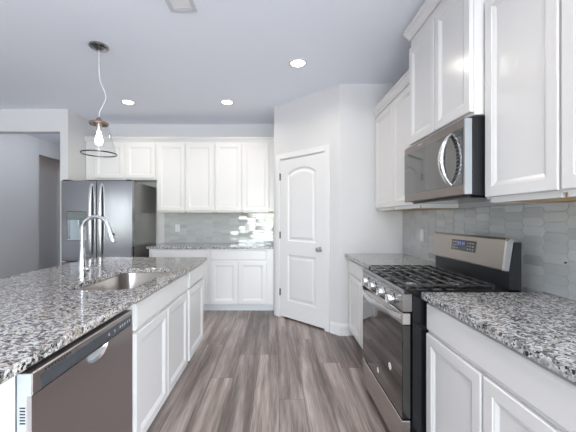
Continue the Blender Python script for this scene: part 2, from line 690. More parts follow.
def pantry_leaf():
    bm = B()
    d1 = 0.0
    pans = [arch(SU0 + .130, SU1 - .130, 1.0, 1.855, 0.075), [(SU0 + .130, .235), (SU1 - .130, .235), (SU1 - .130, .83), (SU0 + .130, .83)]]
    plate(bm, [(SU0, .022), (SU1, .022), (SU1, 2.050), (SU0, 2.050)], pans, DG, d1, d1 - .035)
    for p in pans:
        steps = [(0, d1), (.007, d1 - .004), (.016, d1 - .011), (.032, d1 - .012), (.055, d1 - .004), (.060, d1 - .003)]
        loops(bm, [[DG(a, b, d) for a, b in offset(p, i)] for i, d in steps], False, True)
    return bm


obj('door_leaf', pantry_leaf(), 'trim', dr)
bm = B()
cw = .069
fbox(bm, DG, SU0 - .004 - cw, SU0 - .004, 0, 2.061 + cw, 0.0005, .017, .004)
fbox(bm, DG, SU1 + .004, SU1 + .004 + cw, 0, 2.061 + cw, 0.0005, .017, .004)
fbox(bm, DG, SU0 - .004, SU1 + .004, 2.061, 2.061 + cw, 0.0005, .017, .004)
for a in (SU0 - .012, SU1 + .001):
    fbox(bm, DG, a, a + .011, 0, 2.065, -T, 0)
fbox(bm, DG, SU0, SU1, 2.054, 2.065, -T, 0)
fbox(bm, DG, SU0 - .001, SU0 + .012, 0, 2.054, -.055, -.038)
fbox(bm, DG, SU1 - .012, SU1 + .001, 0, 2.054, -.055, -.038)
obj('door_casing', bm, 'trim', dr)
for v in (0.33, 1.075, 1.835):
    bm = B()
    p0, p1 = DG(SU1 + .002, v - .045, .006), DG(SU1 + .002, v + .045, .006)
    cyl(bm, p0, p1, .008, n=10)
    fbox(bm, DG, SU1 - .012, SU1 + .012, v - .044, v + .044, .0005, .003)
    obj('hinge', bm, 'hinge', dr, label='dark metal hinge on the left edge of the door')
bm = B()
ko = DG(SU0 + .062, .93, 0)
nrm = tuple(DG.n)
lathe(bm, ko, [(.031, .0005), (.031, .005), (.026, .009), (.012, .012), (.011, .032), (.020, .038), (.027, .048), (.028, .058), (.024, .067), (.012, .072)], nrm)
obj('doorknob', bm, 'nickel', dr, True, label='round satin nickel doorknob')

# ------------------------------------------------------------------ cabinets
ZT, ZB = 0.906, 0.874      # worktop top and underside


def panel_door(bm, f, u0, u1, v0, v1, d0, st=.056, th=.02):
    def rc(i, d):
        return [f(u0 + i, v0 + i, d), f(u1 - i, v0 + i, d), f(u1 - i, v1 - i, d), f(u0 + i, v1 - i, d)]
    steps = [(0, d0), (0, d0 + th - .004), (.004, d0 + th), (st - .006, d0 + th), (st - .003, d0 + th - .003), (st + .003, d0 + th - .004),
             (st + .017, d0 + th - .011), (st + .020, d0 + th - .0115)]
    return loops(bm, [rc(i, d) for i, d in steps])


def slab_front(bm, f, u0, u1, v0, v1, d0, th=.02):
    def rc(i, d):
        return [f(u0 + i, v0 + i, d), f(u1 - i, v0 + i, d), f(u1 - i, v1 - i, d), f(u0 + i, v1 - i, d)]
    return loops(bm, [rc(0, d0), (rc(0, d0 + th - .006)), rc(.004, d0 + th - .003), rc(.010, d0 + th)])


def carcass(bm, f, u0, u1, v0, v1, depth, splits, rails, stl=.035, top=False, doors=None):
    """open box behind a face frame; d = 0 is the frame's front"""
    t = .016
    fbox(bm, f, u0, u0 + t, v0, v1, -depth, -.019)
    fbox(bm, f, u1 - t, u1, v0, v1, -depth, -.019)
    fbox(bm, f, u0 + t, u1 - t, v0, v0 + t, -depth, -.019)
    fbox(bm, f, u0 + t, u1 - t, v0 + t, v1, -depth, -depth + .008)
    if top:
        fbox(bm, f, u0 + t, u1 - t, v1 - t, v1, -depth + .008, -.019)
    sl, sr = max(stl, doors[0][0] - u0 + .012), max(stl, u1 - doors[-1][1] + .012)
    splits = [(a[1] + b[0]) / 2 for a, b in zip(doors, doors[1:])]
    fbox(bm, f, u0, u0 + sl, v0, v1, -.019, 0)
    fbox(bm, f, u1 - sr, u1, v0, v1, -.019, 0)
    for s in splits:
        fbox(bm, f, s - stl / 2, s + stl / 2, v0, v1, -.019, 0)
    ed = [u0 + sl] + [x for s in splits for x in (s - stl / 2, s + stl / 2)] + [u1 - sr]
    for a, b in zip(ed[0::2], ed[1::2]):
        for r0, r1 in rails:
            fbox(bm, f, a, b, r0, r1, -.019, 0)
    return bm


def base_cabinet(label, f, u0, u1, doors, drawers, depth=.605, group=None, toe_d=.07, shell='cab'):
    c = f((u0 + u1) / 2, 0, -depth / 2)
    t = thing('base_cabinet', label, 'cabinet', (c.x, c.y, 0), group)
    obj('cabinet_body', carcass(B(), f, u0, u1, .105, ZB - .001, depth, [], [(.105, .14), (.69, .735), (.835, ZB - .001)], doors=doors), shell, t)
    bm = B()
    fbox(bm, f, u0, u1, 0, .105, -toe_d - .016, -toe_d)
    obj('toe_kick', bm, 'toe', t)
    for a, b in doors:
        obj('door', panel_door(B(), f, a, b, .113, .70, .0005), 'cab', t)
    for a, b in drawers:
        obj('drawer_front', slab_front(B(), f, a, b, .718, .853, .0005), 'cab', t)
    return t


def upper_cabinet(label, f, u0, u1, v0, v1, doors, depth, dv0, dv1, raw=True, group=None):
    c = f((u0 + u1) / 2, 0, -depth / 2)
    t = thing('upper_cabinet', label, 'cabinet', (c.x, c.y, v0), group)
    bm = carcass(B(), f, u0, u1, v0 + (.018 if raw else 0), v1, depth, [], [(v0, v0 + .045), (v1 - .05, v1)], .03, True, doors)
    if raw:
        fbox(bm, f, u0, u0 + .016, v0, v0 + .018, -depth, -.019)
        fbox(bm, f, u1 - .016, u1, v0, v0 + .018, -depth, -.019)
    obj('cabinet_body', bm, 'cab', t)
    if raw:
        bm = B()
        fbox(bm, f, u0 + .017, u1 - .017, v0 + .001, v0 + .0175, -depth, -.02)
        obj('underside_panel', bm, 'raw', t, label='bare wood underside panel')
    for a, b in doors:
        obj('door', panel_door(B(), f, a, b, dv0, dv1, .0005), 'cab', t)
    return t


CROWN = [(0, 0), (.012, 0), (.014, .012), (.030, .028), (.036, .045), (.046, .052), (.046, .066), (0, .066)]


def crown_at(z, h=1.0):
    return [(o, z + dz * h) for o, dz in CROWN]


# back run: front faces -Y, u = X
FBK = Fr((0, 4.29), (1, 0), (0, -1))
base_cabinet('white back-wall base cabinet beside the fridge, left of its twin', FBK, -1.755, -.932, [(-1.725, -1.348), (-1.338, -.962)], [(-1.725, -.962)], group='back wall base cabinets')
base_cabinet('white back-wall base cabinet next to the diagonal pantry wall', FBK, -.930, -.034, [(-.905, -.532), (-.517, -.134)], [(-.905, -.134)], group='back wall base cabinets')
FBU = Fr((0, 4.593), (1, 0), (0, -1))
DU = YW - 4.593 - .001
upper_cabinet('short white upper cabinet above the refrigerator', FBU, -2.815, -1.768, 1.862, 2.43, [(-2.68, -2.245), (-2.215, -1.785)], DU, 1.885, 2.395, raw=False)
upper_cabinet('white back-wall upper cabinet right of the one over the fridge', FBU, -1.766, -.914, 1.378, 2.43, [(-1.748, -1.348), (-1.332, -.932)], DU, 1.405, 2.395, group='back wall upper cabinets')
upper_cabinet('white back-wall upper cabinet against the pantry wall', FBU, -.912, -.034, 1.378, 2.43, [(-.898, -.512), (-.496, -.108)], DU, 1.405, 2.395, group='back wall upper cabinets')
o = obj('crown_moulding', sweep(B(), [(-2.820, 4.592), (xs - .002, 4.592)], crown_at(2.431, .9), -1), 'cab', loc=(-1.43, 4.58, 2.431))
tag(o, 'white crown moulding along the top of the back wall cabinets', 'moulding')

# right run: front faces -X, u = Y
FR = Fr((0.795, 0), (0, 1), (-1, 0))
base_cabinet('white base cabinet in the corner between the range and pantry wall', FR, 2.392, YP - .004, [(2.42, 2.87), (2.88, 3.33)], [(2.42, 3.33)])
base_cabinet('white base cabinet on the right in front of the range', FR, .712, 1.619, [(.735, 1.165), (1.178, 1.606)], [(.735, 1.606)])
FRU = Fr((1.100, 0), (0, 1), (-1, 0))
DR_ = XW - 1.100 - .001
t = upper_cabinet('white upper cabinet left of the microwave, against the pantry wall', FRU, 2.388, YP - .003, 1.372, 2.40, [(2.40, 2.89), (2.90, 3.39)], DR_, 1.40, 2.375)
obj('crown_moulding', sweep(B(), [(1.0995, YP - .004), (1.0995, 2.388)], crown_at(2.401, 1.15), -1), 'cab', t)
upper_cabinet('large white upper cabinet nearest the camera, right of the microwave', FRU, .772, 1.620, 1.372, 2.44, [(.785, 1.178), (1.190, 1.608)], DR_, 1.40, 2.41)
FRM = Fr((1.037, 0), (0, 1), (-1, 0))
t = upper_cabinet('tall white upper cabinet mounted above the microwave', FRM, 1.626, 2.384, 1.836, 2.655, [(1.632, 1.996), (2.008, 2.378)], XW - 1.037 - .001, 1.852, 2.585, raw=False)
obj('crown_moulding', sweep(B(), [(XW - .004, 2.3845), (1.0365, 2.3845), (1.0365, 1.6255), (XW - .004, 1.6255)], crown_at(2.656, 1.25), -1), 'cab', t)

# island: front faces +X, u = Y
FI = Fr((-.735, 0), (0, 1), (1, 0))
base_cabinet('white island cabinet under the sink, beside the dishwasher', FI, 1.478, 2.540, [(1.588, 2.048), (2.054, 2.510)], [(1.588, 2.510)])
base_cabinet('narrow white island end cabinet with one drawer and door, farthest from camera', FI, 2.542, 3.072, [(2.563, 3.055)], [(2.563, 3.055)])
o = obj('end_panel', box(B(), -1.35, -.716, .50, .854, 0, ZB - .001, .002), 'cab', loc=(-1.03, .67, 0))
tag(o, 'plain white island panel in front of the dishwasher, at photo left edge', 'panel')
o = obj('back_panel', box(B(), -1.46, -1.355, .50, 3.072, 0, ZB - .001, .002), 'cab', loc=(-1.4, 1.8, 0))
tag(o, 'white panel along the seating side of the island', 'panel')

# ------------------------------------------------------------------ worktops
IDM = lambda a, b, d: V((a, b, d))


def worktop(label, poly, holes, m, name='countertop'):
    xs_ = [p[0] for p in poly]
    ys_ = [p[1] for p in poly]
    bm = B()
    e = .004
    plate(bm, poly, holes, IDM, ZB, ZT)
    o = obj(name, bm, m, loc=((min(xs_) + max(xs_)) / 2, (min(ys_) + max(ys_)) / 2, ZB))
    bv = o.modifiers.new('edge', 'BEVEL')
    bv.width = .004
    bv.segments = 2
    bv.limit_method = 'ANGLE'
    bv.angle_limit = math.radians(60)
    tag(o, label, 'countertop')
    return o


SX0, SX1, SY0, SY1 = -1.165, -.785, 1.672, 2.392
worktop('grey speckled granite top of the kitchen island with a sink cutout', [(-1.775, .42), (-.688, .42), (-.688, 3.091), (-1.775, 3.091)],
        [rrect(SX0, SX1, SY0, SY1, .09, 8)], 'granite_i')
worktop('granite countertop along the back wall beside the fridge', [(-1.778, 4.248), (xs - .002, 4.248), (xs - .002, YW - .0015), (-1.778, YW - .0015)], [], 'granite_r')
worktop('short granite countertop between the range and pantry wall', [(.754, 2.388), (XW - .0015, 2.388), (XW - .0015, YP - .0015), (.754, YP - .0015)], [], 'granite_r')
worktop('granite countertop at right in front of the range', [(.754, .42), (XW - .0015, .42), (XW - .0015, 1.622), (.754, 1.622)], [], 'granite_r')


# ------------------------------------------------------------------ picket tile backsplashes
def clip(poly, a, b, c):
    out = []
    for i in range(len(poly)):
        p, q = poly[i - 1], poly[i]
        dp, dq = a * p[0] + b * p[1] - c, a * q[0] + b * q[1] - c
        if (dp <= 0) != (dq <= 0):
            t = dp / (dp - dq)
            out.append((p[0] + (q[0] - p[0]) * t, p[1] + (q[1] - p[1]) * t))
        if dq <= 0:
            out.append(q)
    return out


def pickets(f, u0, u1, v0, v1, tilt, ustart):
    bm = B()
    L, H, P, gp = .152, .0525, .016, .0018
    pit = L - P
    k = 0
    u = ustart
    while u - L / 2 < u1:
        off = (k % 2) * H / 2
        v = v0 - H + off
        while v - H / 2 < v1:
            hx = [(u - L / 2 + gp, v), (u - L / 2 + P, v - H / 2 + gp / 2), (u + L / 2 - P, v - H / 2 + gp / 2), (u + L / 2 - gp, v),
                  (u + L / 2 - P, v + H / 2 - gp / 2), (u - L / 2 + P, v + H / 2 - gp / 2)]
            for a, b, c in ((-1, 0, -u0), (1, 0, u1), (0, -1, -v0), (0, 1, v1)):
                if hx:
                    hx = clip(hx, a, b, c)
            if len(hx) >= 3:
                hx2 = []
                for p in hx:
                    if not hx2 or (abs(p[0] - hx2[-1][0]) + abs(p[1] - hx2[-1][1])) > 1e-4:
                        hx2.append(p)
                if len(hx2) >= 3 and abs(hx2[0][0] - hx2[-1][0]) + abs(hx2[0][1] - hx2[-1][1]) < 1e-4:
                    hx2.pop()
                ar = sum(hx2[i - 1][0] * hx2[i][1] - hx2[i][0] * hx2[i - 1][1] for i in range(len(hx2))) / 2
                if len(hx2) >= 3 and abs(ar) > 2e-5:
                    ta, tb = random.gauss(0, tilt), random.gauss(0, tilt)
                    cu = sum(p[0] for p in hx2) / len(hx2)
                    cv = sum(p[1] for p in hx2) / len(hx2)
                    D = lambda p, d: f(p[0], p[1], d + ta * (p[0] - cu) + tb * (p[1] - cv))
                    s = lambda p, q: (p[0] + (cu - p[0]) * q * .03, p[1] + (cv - p[1]) * q * .09)
                    loops(bm, [[f(p[0], p[1], .0012) for p in hx2], [D(p, .0062) for p in hx2], [D(s(p, 1), .0075) for p in hx2]])
            v += H
        u += pit
        k += 1
    return bm


def backsplash(label, f, u0, u1, v0, v1, tilt, ustart):
    c = f((u0 + u1) / 2, v0, 0)
    t = thing('tile_backsplash', label, 'backsplash', tuple(c))
    bm = B()
    fbox(bm, f, u0, u1, v0, v1, .0006, .005)
    obj('grout_bed', bm, 'grout', t)
    obj('picket_tiles', pickets(f, u0, u1, v0, v1, tilt, ustart), 'tile', t)
    return t


FWR = Fr((XW, 0), (0, 1), (-1, 0))
FWB = Fr((0, YW), (1, 0), (0, -1))
backsplash('grey picket tile backsplash on the right wall behind the range', FWR, .60, YP - .001, ZT + .0005, 1.371, .006, .60)
backsplash('glossy grey-green picket tile backsplash on the back wall', FWB, -1.762, xs - .001, ZT + .0005, 1.376, .022, -1.75)


def outlet(label, f, u, v, rocker=False):
    c = f(u, v, .008)
    t = thing('wall_outlet', label, 'outlet', tuple(c))
    bm = B()
    fbox(bm, f, u - .035, u + .035, v - .057, v + .057, .0082, .0135, .002)
    obj('cover_plate', bm, 'plastw', t)
    if rocker:
        bm = B()
        fbox(bm, f, u - .017, u + .017, v - .034, v + .034, .0137, .017, .002)
        obj('rocker', bm, 'plastw', t)
    else:
        for s in (-.022, .022):
            bm = B()
            fbox(bm, f, u - .016, u + .016, v + s - .015, v + s + .015, .0137, .0155, .003)
            k = obj('socket', bm, 'plastw', t)
            bm = B()
            for e in (-.006, .006):
                fbox(bm, f, u + e - .0012, u + e + .0012, v + s - .003, v + s + .006, .0156, .0162)
            cyl(bm, f(u, v + s - .009, .0156), f(u, v + s - .009, .0162), .0025, n=8)
            obj('slots', bm, 'slot', k)
    return t


outlet('white wall switch plate on right-wall tile, left of the range', FWR, 2.967, 1.13, True)
outlet('white outlet on the back tile nearer the fridge', FWB, -1.553, 1.14)
outlet('white outlet on the back tile nearer the pantry door', FWB, -.457, 1.14)
bm = B()
cyl(bm, FWR(1.492, 1.078, .0078), FWR(1.492, 1.078, .014), .0042, n=12)
o = obj('wall_anchor', bm, 'slot', loc=tuple(FWR(1.492, 1.078, .008)))
tag(o, 'tiny dark anchor in the right-wall tile over the near counter', 'anchor')

# ------------------------------------------------------------------ refrigerator
FX0, FX1, FY = -2.800, -1.876, 4.040
t = thing('refrigerator', 'stainless french door refrigerator with dispenser beside the back counter', 'refrigerator', ((FX0 + FX1) / 2, 4.45, 0))
bm = B()
box(bm, FX0 + .006, FX1 - .002, 4.115, 4.855, .035, 1.775, .004)
obj('cabinet_shell', bm, 'fridgeside', t, label='dark grey cabinet shell')
for x in (FX0 + .08, FX1 - .08):
    for y in (4.2, 4.78):
        bm = B()
        cyl(bm, (x, y, 0), (x, y, .035), .022, n=12)
        obj('foot', bm, 'blackm', t)
FF = Fr((0, FY), (1, 0), (0, -1))
xm = (FX0 + FX1) / 2
bm = B()
dh = [(-2.721, 1.007), (-2.474, 1.007), (-2.474, 1.379), (-2.721, 1.379)]
plate(bm, [(FX0, .735), (xm - .003, .735), (xm - .003, 1.785), (FX0, 1.785)], [dh], FF, 0, -.068)
ld = obj('door', bm, 'steel_f', t)
ld.modifiers.new('edge', 'BEVEL').width = .005
# dispenser inside the left door
bm = B()
fbox(bm, FF, -2.720, -2.475, 1.275, 1.378, -.02, -.003)
obj('dispenser_panel', bm, 'disp', ld, label='dark glossy dispenser control panel')
bm = B()
fbox(bm, FF, -2.720, -2.475, 1.008, 1.274, -.067, -.060)
fbox(bm, FF, -2.720, -2.475, 1.008, 1.022, -.060, -.004)
cyl(bm, FF(-2.597, 1.274, -.035), FF(-2.597, 1.20, -.035), .022, .016, 16)
fbox(bm, FF, -2.635, -2.56, 1.06, 1.20, -.055, -.048, .004)
obj('dispenser_alcove', bm, 'dispin', ld, label='grey recessed water dispenser alcove')
bm = B()
fbox(bm, FF, xm + .003, FX1, .735, 1.785, -.068, 0, .006, 2)
rd = obj('door', bm, 'steel_f', t)
bm = B()
fbox(bm, FF, FX0, FX1, .09, .725, -.068, 0, .006, 2)
fz = obj('freezer_drawer', bm, 'steel_f', t)


def bowed(p_of, a, b, bulge, n=14, pw=.7):
    """points between parameters a and b, standing out bulge in the middle"""
    return [p_of(a + (b - a) * k / n, bulge * (max(0, math.sin(PI * k / n)) ** pw)) for k in range(n + 1)]


for dd, x in ((ld, xm - .066), (rd, xm + .062)):
    bm = B()
    strap(bm, bowed(lambda v, q: FF(x, v, -.002 + q),   .80, 1.745, .045, 24, .35), .030, .018, (1, 0, 0))
    obj('handle', bm, 'steel_l', dd, True, label='bright bowed vertical handle')
bm = B()
strap(bm, bowed(lambda u, q: FF(u, .655, -.002 + q), FX0 + .1, FX1 - .1, .06), .03, .016, (0, 0, 1))
obj('handle', bm, 'chrome', fz, True)
for x in (FX0 + .05, FX1 - .05):
    bm = B()
    box(bm, x - .04, x + .04, 4.06, 4.18, 1.786, 1.80, .003)
    obj('hinge_cover', bm, 'blackm', t)

# ------------------------------------------------------------------ dishwasher
DY0, DY1, DX = .8565, 1.4587, -.675
t = thing('dishwasher', 'stainless built-in dishwasher in the island under the granite', 'dishwasher', (-1.0, (DY0 + DY1) / 2, 0))
FD = Fr((DX, 0), (0, 1), (1, 0))
bm = B()
box(bm, -1.33, -.722, DY0 + .004, DY1 - .004, .10, .862)
obj('tub', bm, 'blackm', t)
bm = B()
box(bm, -.80, -.785, DY0 + .004, DY1 - .004, 0, .10)
obj('toe_kick', bm, 'blackm', t)
hc = (DY0 + DY1) / 2 + .018


def half_oval(w, h, v1, n=14):
    pts = [(hc + w * math.cos(PI + PI * k / n), v1 + h * math.sin(PI + PI * k / n)) for k in range(n + 1)]
    return pts


bm = B()
po = half_oval(.070, .040, .795)
plate(bm, [(DY0, .115), (DY1, .115), (DY1, .798), (DY0, .798)], [po], FD, 0, -.014)
dd = obj('door', bm, 'steel_w', t)
bm = B()
cc = (hc, .786)
rings = []
for k, dep in ((1, 0), (.97, -.006), (.88, -.016), (.70, -.026), (.4, -.032), (.1, -.033)):
    rings.append([FD(cc[0] + (a - cc[0]) * k, cc[1] + (b - cc[1]) * k, dep) for a, b in po])
loops(bm, rings, False, True)
obj('pocket_handle', bm, 'steel_w', dd, True, label='bright scooped pocket handle', ang=60)
bm = B()
fbox(bm, FD, DY0 + .002, DY1, .799, .862, -.040, 0, .003)
cp = obj('control_panel', bm, 'steel_w', t)
bm = B()
fbox(bm, FD, DY0 + .034, DY1 - .012, .804, .842, .0003, .0018)
st = obj('control_strip', bm, 'strip', t, label='dark control strip')
bm = B()
fbox(bm, FD, DY0, DY0 + .0019, .799, .861, -.041, -.001)
obj('panel_end', bm, 'plastic', cp, label='pale grey panel end')
bm = B()
for k in range(9):
    fbox(bm, FD, .905 + k * .0135, .9125 + k * .0135, .8485, .8535, .0003, .0012)
obj('vent_slots', bm, 'slot', cp)
for a, w in ((1.245, .012), (1.29, .008), (1.335, .010), (1.355, .010), (1.375, .010), (1.40, .008), (1.42, .008)):
    bm = B()
    fbox(bm, FD, a, a + w, .818, .829, .0019, .0024)
    obj('button', bm, 'mark', st)
bm = B()
fbox(bm, FD, DY0 + .001, DY1 - .001, .115, .7985, -.042, -.0145)
dl = obj('door_liner', bm, 'plastic', t, label='door edge with its lit side painted pale grey')
bm = B()
for k in range(6):
    z = .722 + k * .0085
    box(bm, DX - .033, DX - .018, DY0 + .0001, DY0 + .0008, z, z + .004)
obj('edge_vents', bm, 'slot', dl)

# ------------------------------------------------------------------ range
RY0, RY1, RX = 1.630, 2.380, .663
FO = Fr((RX, 0), (0, 1), (-1, 0))
t = thing('gas_range', 'stainless and black freestanding gas range between the granite counters', 'range', (.97, (RY0 + RY1) / 2, 0))
bm = B()
box(bm, RX + .052, 1.275, RY0, RY1, .045, .893, .003)
obj('range_body', bm, 'black', t)
for x in (.76, 1.22):
    for y in (RY0 + .05, RY1 - .05):
        bm = B()
        cyl(bm, (x, y, 0), (x, y, .045), .018, n=12)
        obj('foot', bm, 'blackm', t)
bm = B()
box(bm, RX + .010, 1.215, RY0 - .001, RY1 + .001, .8935, .914, .005, 2)
obj('cooktop', bm, 'black', t)
# stainless front rail with the knobs
bm = B()
prof = [(.05, .801), (.001, .801), (.004, .872), (.0, .880), (.0, .893), (.05, .893)]
loops(bm, [[V((RX + a, y, b)) for a, b in prof] for y in (RY0, RY1)])
rl = obj('control_panel', bm, 'steel_p', t, label='stainless knob panel')
bm = B()
prof = [(.0005, .894), (-.003, .897), (-.003, .906), (.0095, .9135), (.0095, .894)]
loops(bm, [[V((RX + a, y, b)) for a, b in prof] for y in (RY0 + .001, RY1 - .001)])
obj('front_trim', bm, 'darksteel', t, label='grey steel cooktop front trim')
for ky in (2.250, 2.090, 1.920, 1.765):
    bm = B()
    lathe(bm, (RX + .0005, ky, .838), [(.028, 0), (.028, .005), (.0255, .007), (.0245, .028), (.0225, .032), (.004, .0325)], (-1, 0, 0), 20)
    box(bm, RX - .044, RX - .034, ky - .005, ky + .005, .816, .860, .002)
    obj('knob', bm, 'steel_l', t, True)
# oven door
bm = B()
fbox(bm, FO, RY0 + .002, RY1 - .002, .236, .728, -.045, 0, .003)
od = obj('oven_door', bm, 'glassblk', t, label='black glass oven door')
bm = B()
fbox(bm, FO, RY0 + .002, RY1 - .002, .729, .792, -.045, .001, .004)
obj('top_rail', bm, 'steel', od, label='stainless top rail')
bm = B()
hp = bowed(lambda u, q: FO(u, .768, .0 + q), RY0 + .012, RY1 - .012, .058, 18)
strap(bm, hp, .034, .015, (0, 0, 1))
obj('handle', bm, 'steel_l', od, True, label='bowed stainless bar handle')
for y, z, w in ((1.809, .431, .013), (2.022, .304, .010)):
    bm = B()
    cyl(bm, FO(y, z, .0004), FO(y, z, .0012), .021 if w > .011 else .017, n=20)
    obj('round_label', bm, 'sticker', od, label='small pale oval label on the glass')
bm = B()
fbox(bm, FO, RY0 + .002, RY1 - .002, .052, .224, -.045, .002, .004)
obj('storage_drawer', bm, 'steel', t, label='stainless lower drawer')
# grates
gw = (RY1 - RY0 - .05) / 3
for i in range(3):
    y0 = RY0 + .025 + i * gw + .003
    y1 = y0 + gw - .006
    x0, x1 = .705, 1.165
    bm = B()
    r = .0055
    zt = .938
    for a in (x0, x1):
        box(bm, a - r, a + r, y0, y1, zt - .011, zt, .002)
    for b in (y0 + r, y1 - r):
        box(bm, x0, x1, b - r, b + r, zt - .011, zt, .002)
    for k in range(1, 6):
        a = x0 + (x1 - x0) * k / 6
        box(bm, a - .007, a + .007, y0 + .005, y1 - .005, zt - .009, zt + .003, .003)
    ym = (y0 + y1) / 2
    box(bm, x0, x1, ym - .0045, ym + .0045, zt - .010, zt + .001, .0015)
    for a in (x0, x1):
        for b in (y0 + .008, y1 - .008):
            cyl(bm, (a, b, .9143), (a, b, zt - .008), .007, .006, 10)
    obj('grate', bm, 'iron', t)
for x, y, r in ((.815, RY0 + .16, .046), (1.055, RY0 + .16, .036), (.935, (RY0 + RY1) / 2, .05), (.815, RY1 - .16, .04), (1.055, RY1 - .16, .046)):
    bm = B()
    lathe(bm, (x, y, .9142), [(r + .018, 0), (r + .014, .003), (r, .004), (r - .004, .010), (r - .006, .0105)])
    bb = obj('burner', bm, 'alum', t, True, label='pale aluminium burner base')
    bm = B()
    lathe(bm, (x, y, .9248), [(r - .006, 0), (r - .004, .003), (r - .008, .0055), (.004, .006)])
    obj('burner_cap', bm, 'iron', bb, True)
# backguard
bm = B()
prof = [(1.222, .9145), (1.222, 1.02), (1.245, 1.165), (1.287, 1.165), (1.287, .05), (1.276, .05), (1.276, .9145)]
loops(bm, [[V((a, y, b)) for a, b in prof] for y in (RY0 - .001, RY1 + .001)])
bgd = obj('backguard', bm, 'blackm', t, label='black backguard housing')
bm = B()
prof = [(1.196, 1.014), (1.194, 1.020), (1.212, 1.176), (1.219, 1.186), (1.232, 1.188), (1.246, 1.182), (1.247, 1.170), (1.224, 1.014)]
loops(bm, [[V((a, y, b)) for a, b in prof] for y in (RY0 + .012, RY1 - .006)])
bs = obj('control_face', bm, 'steel_b', bgd, label='stainless control face')
bm = B()
prof = [(1.198, 1.014), (1.196, 1.022), (1.213, 1.172), (1.224, 1.184), (1.250, 1.178), (1.250, 1.164), (1.224, 1.014)]
loops(bm, [[V((a, y, b)) for a, b in prof] for y in (RY0 - .001, RY0 + .0115)])
obj('end_cap', bm, 'steel_l', bgd, label='bright steel end cap')
bm = B()
dxz = lambda z: 1.194 + (z - 1.02) * (.018 / .156)


def bgq(bm, y0, y1, z0, z1, out, th):
    pts = []
    for q in (out, out + th):
        pts.append([V((dxz(z) - q, y, z)) for y, z in ((y0, z0), (y1, z0), (y1, z1), (y0, z1))])
    loops(bm, pts)


bgq(bm, 1.872, 2.127, 1.083, 1.151, .0006, .0025)
ds = obj('display', bm, 'glassblk', t, label='black glass display')
bm = B()
for k in range(4):
    y = 2.050 - k * .017 - (.006 if k > 1 else 0)
    bgq(bm, y - .010, y, 1.120, 1.142, .0034, .0005)
obj('clock_digits', bm, 'lcd', ds)
for j in range(3):
    for yy in (2.113, 2.090, 2.067, 1.955, 1.930, 1.905):
        bm = B()
        bgq(bm, yy - .014, yy, 1.094 + j * .019, 1.101 + j * .019, .0034, .0004)
        obj('button', bm, 'mark', ds)

# ------------------------------------------------------------------ microwave
MX, MY0, MY1, MZ0, MZ1 = .984, 1.628, 2.382, 1.413, 1.820
FM = Fr((MX, 0), (0, 1), (-1, 0))
t = thing('microwave_oven', 'stainless over-the-range microwave under the tall upper cabinet', 'microwave', (1.2, (MY0 + MY1) / 2, MZ0))
bm = B()
box(bm, MX + .046, XW - .009, MY0 + .001, MY1 - .001, MZ0, MZ1 + .010, .003)
obj('case', bm, 'blackm', t)
bm = B()
fbox(bm, FM, MY0, MY1, MZ0 + .002, MZ1, -.044, 0, .004)
dm = obj('door', bm, 'steel_m', t)
bm = B()
fbox(bm, FM, MY0 - .0012, MY0 - .0002, MZ0 + .006, MZ1 - .004, -.042, -.004)
obj('door_edge', bm, 'plastic', dm, label='door edge with its lit side painted pale grey')  # lit side face of the door, its brightness put into the grey
bm = B()
fbox(bm, FM, MY0 + .008, MY1 - .008, 1.470, 1.770, .0005, .003, .001)
wnd = obj('door_glass', bm, 'mwglass', dm, label='dark reflective door glass')
bm = B()
fbox(bm, FM, 1.80, MY1 - .045, 1.505, 1.735, .0032, .0036)
obj('viewing_window', bm, 'mwview', dm)
bm = B()
for i in range(4):
    for j in range(11):
        fbox(bm, FM, 1.650 + i * .013, 1.657 + i * .013, 1.50 + j * .0205, 1.508 + j * .0205, .0032, .0038)
obj('keypad_print', bm, 'key', dm)
bm = B()
fbox(bm, FM, 1.650, 1.70, 1.735, 1.757, .0032, .0038)
obj('clock_window', bm, 'strip', dm)
bm = B()
strap(bm, bowed(lambda v, q: FM(1.745, v, .004 + q), 1.478, 1.762, .052, 20), .034, .012, (0, 1, 0), .030)
obj('handle', bm, 'steel_l', dm, True, label='bowed bright steel handle')
bm = B()
fbox(bm, FM, 2.09, 2.155, 1.792, 1.799, .0005, .0012)
obj('badge', bm, 'steel_l', dm)
bm = B()
box(bm, MX + .05, 1.36, MY0 + .03, MY1 - .03, MZ0 - .012, MZ0 - .0005, .003)
vg = obj('bottom_grille', bm, 'black', t)

# ------------------------------------------------------------------ sink and faucet
t = thing('kitchen_sink', 'stainless undermount sink set into the island granite', 'sink', ((SX0 + SX1) / 2, (SY0 + SY1) / 2, .66))
bm = B()
zs = ZB - .001
rings = []
for ex, z, r in ((.022, zs, .10), (-.004, zs, .088), (-.006, zs - .01, .086), (-.012, .70, .08), (-.022, .678, .075), (-.045, .668, .06), (-.10, .664, .05)):
    rings.append([V((a, b, z)) for a, b in rrect(SX0 - ex, SX1 + ex, SY0 - ex, SY1 + ex, r, 8)])
loops(bm, rings, False, True)
obj('basin', bm, 'sink', t, True)
bm = B()
cx, cy = (SX0 + SX1) / 2, (SY0 + SY1) / 2
lathe(bm, (cx, cy, .6642), [(.045, 0), (.043, .004), (.034, .005), (.030, .002), (.012, .0015)])
obj('drain', bm, 'chrome', t, True)

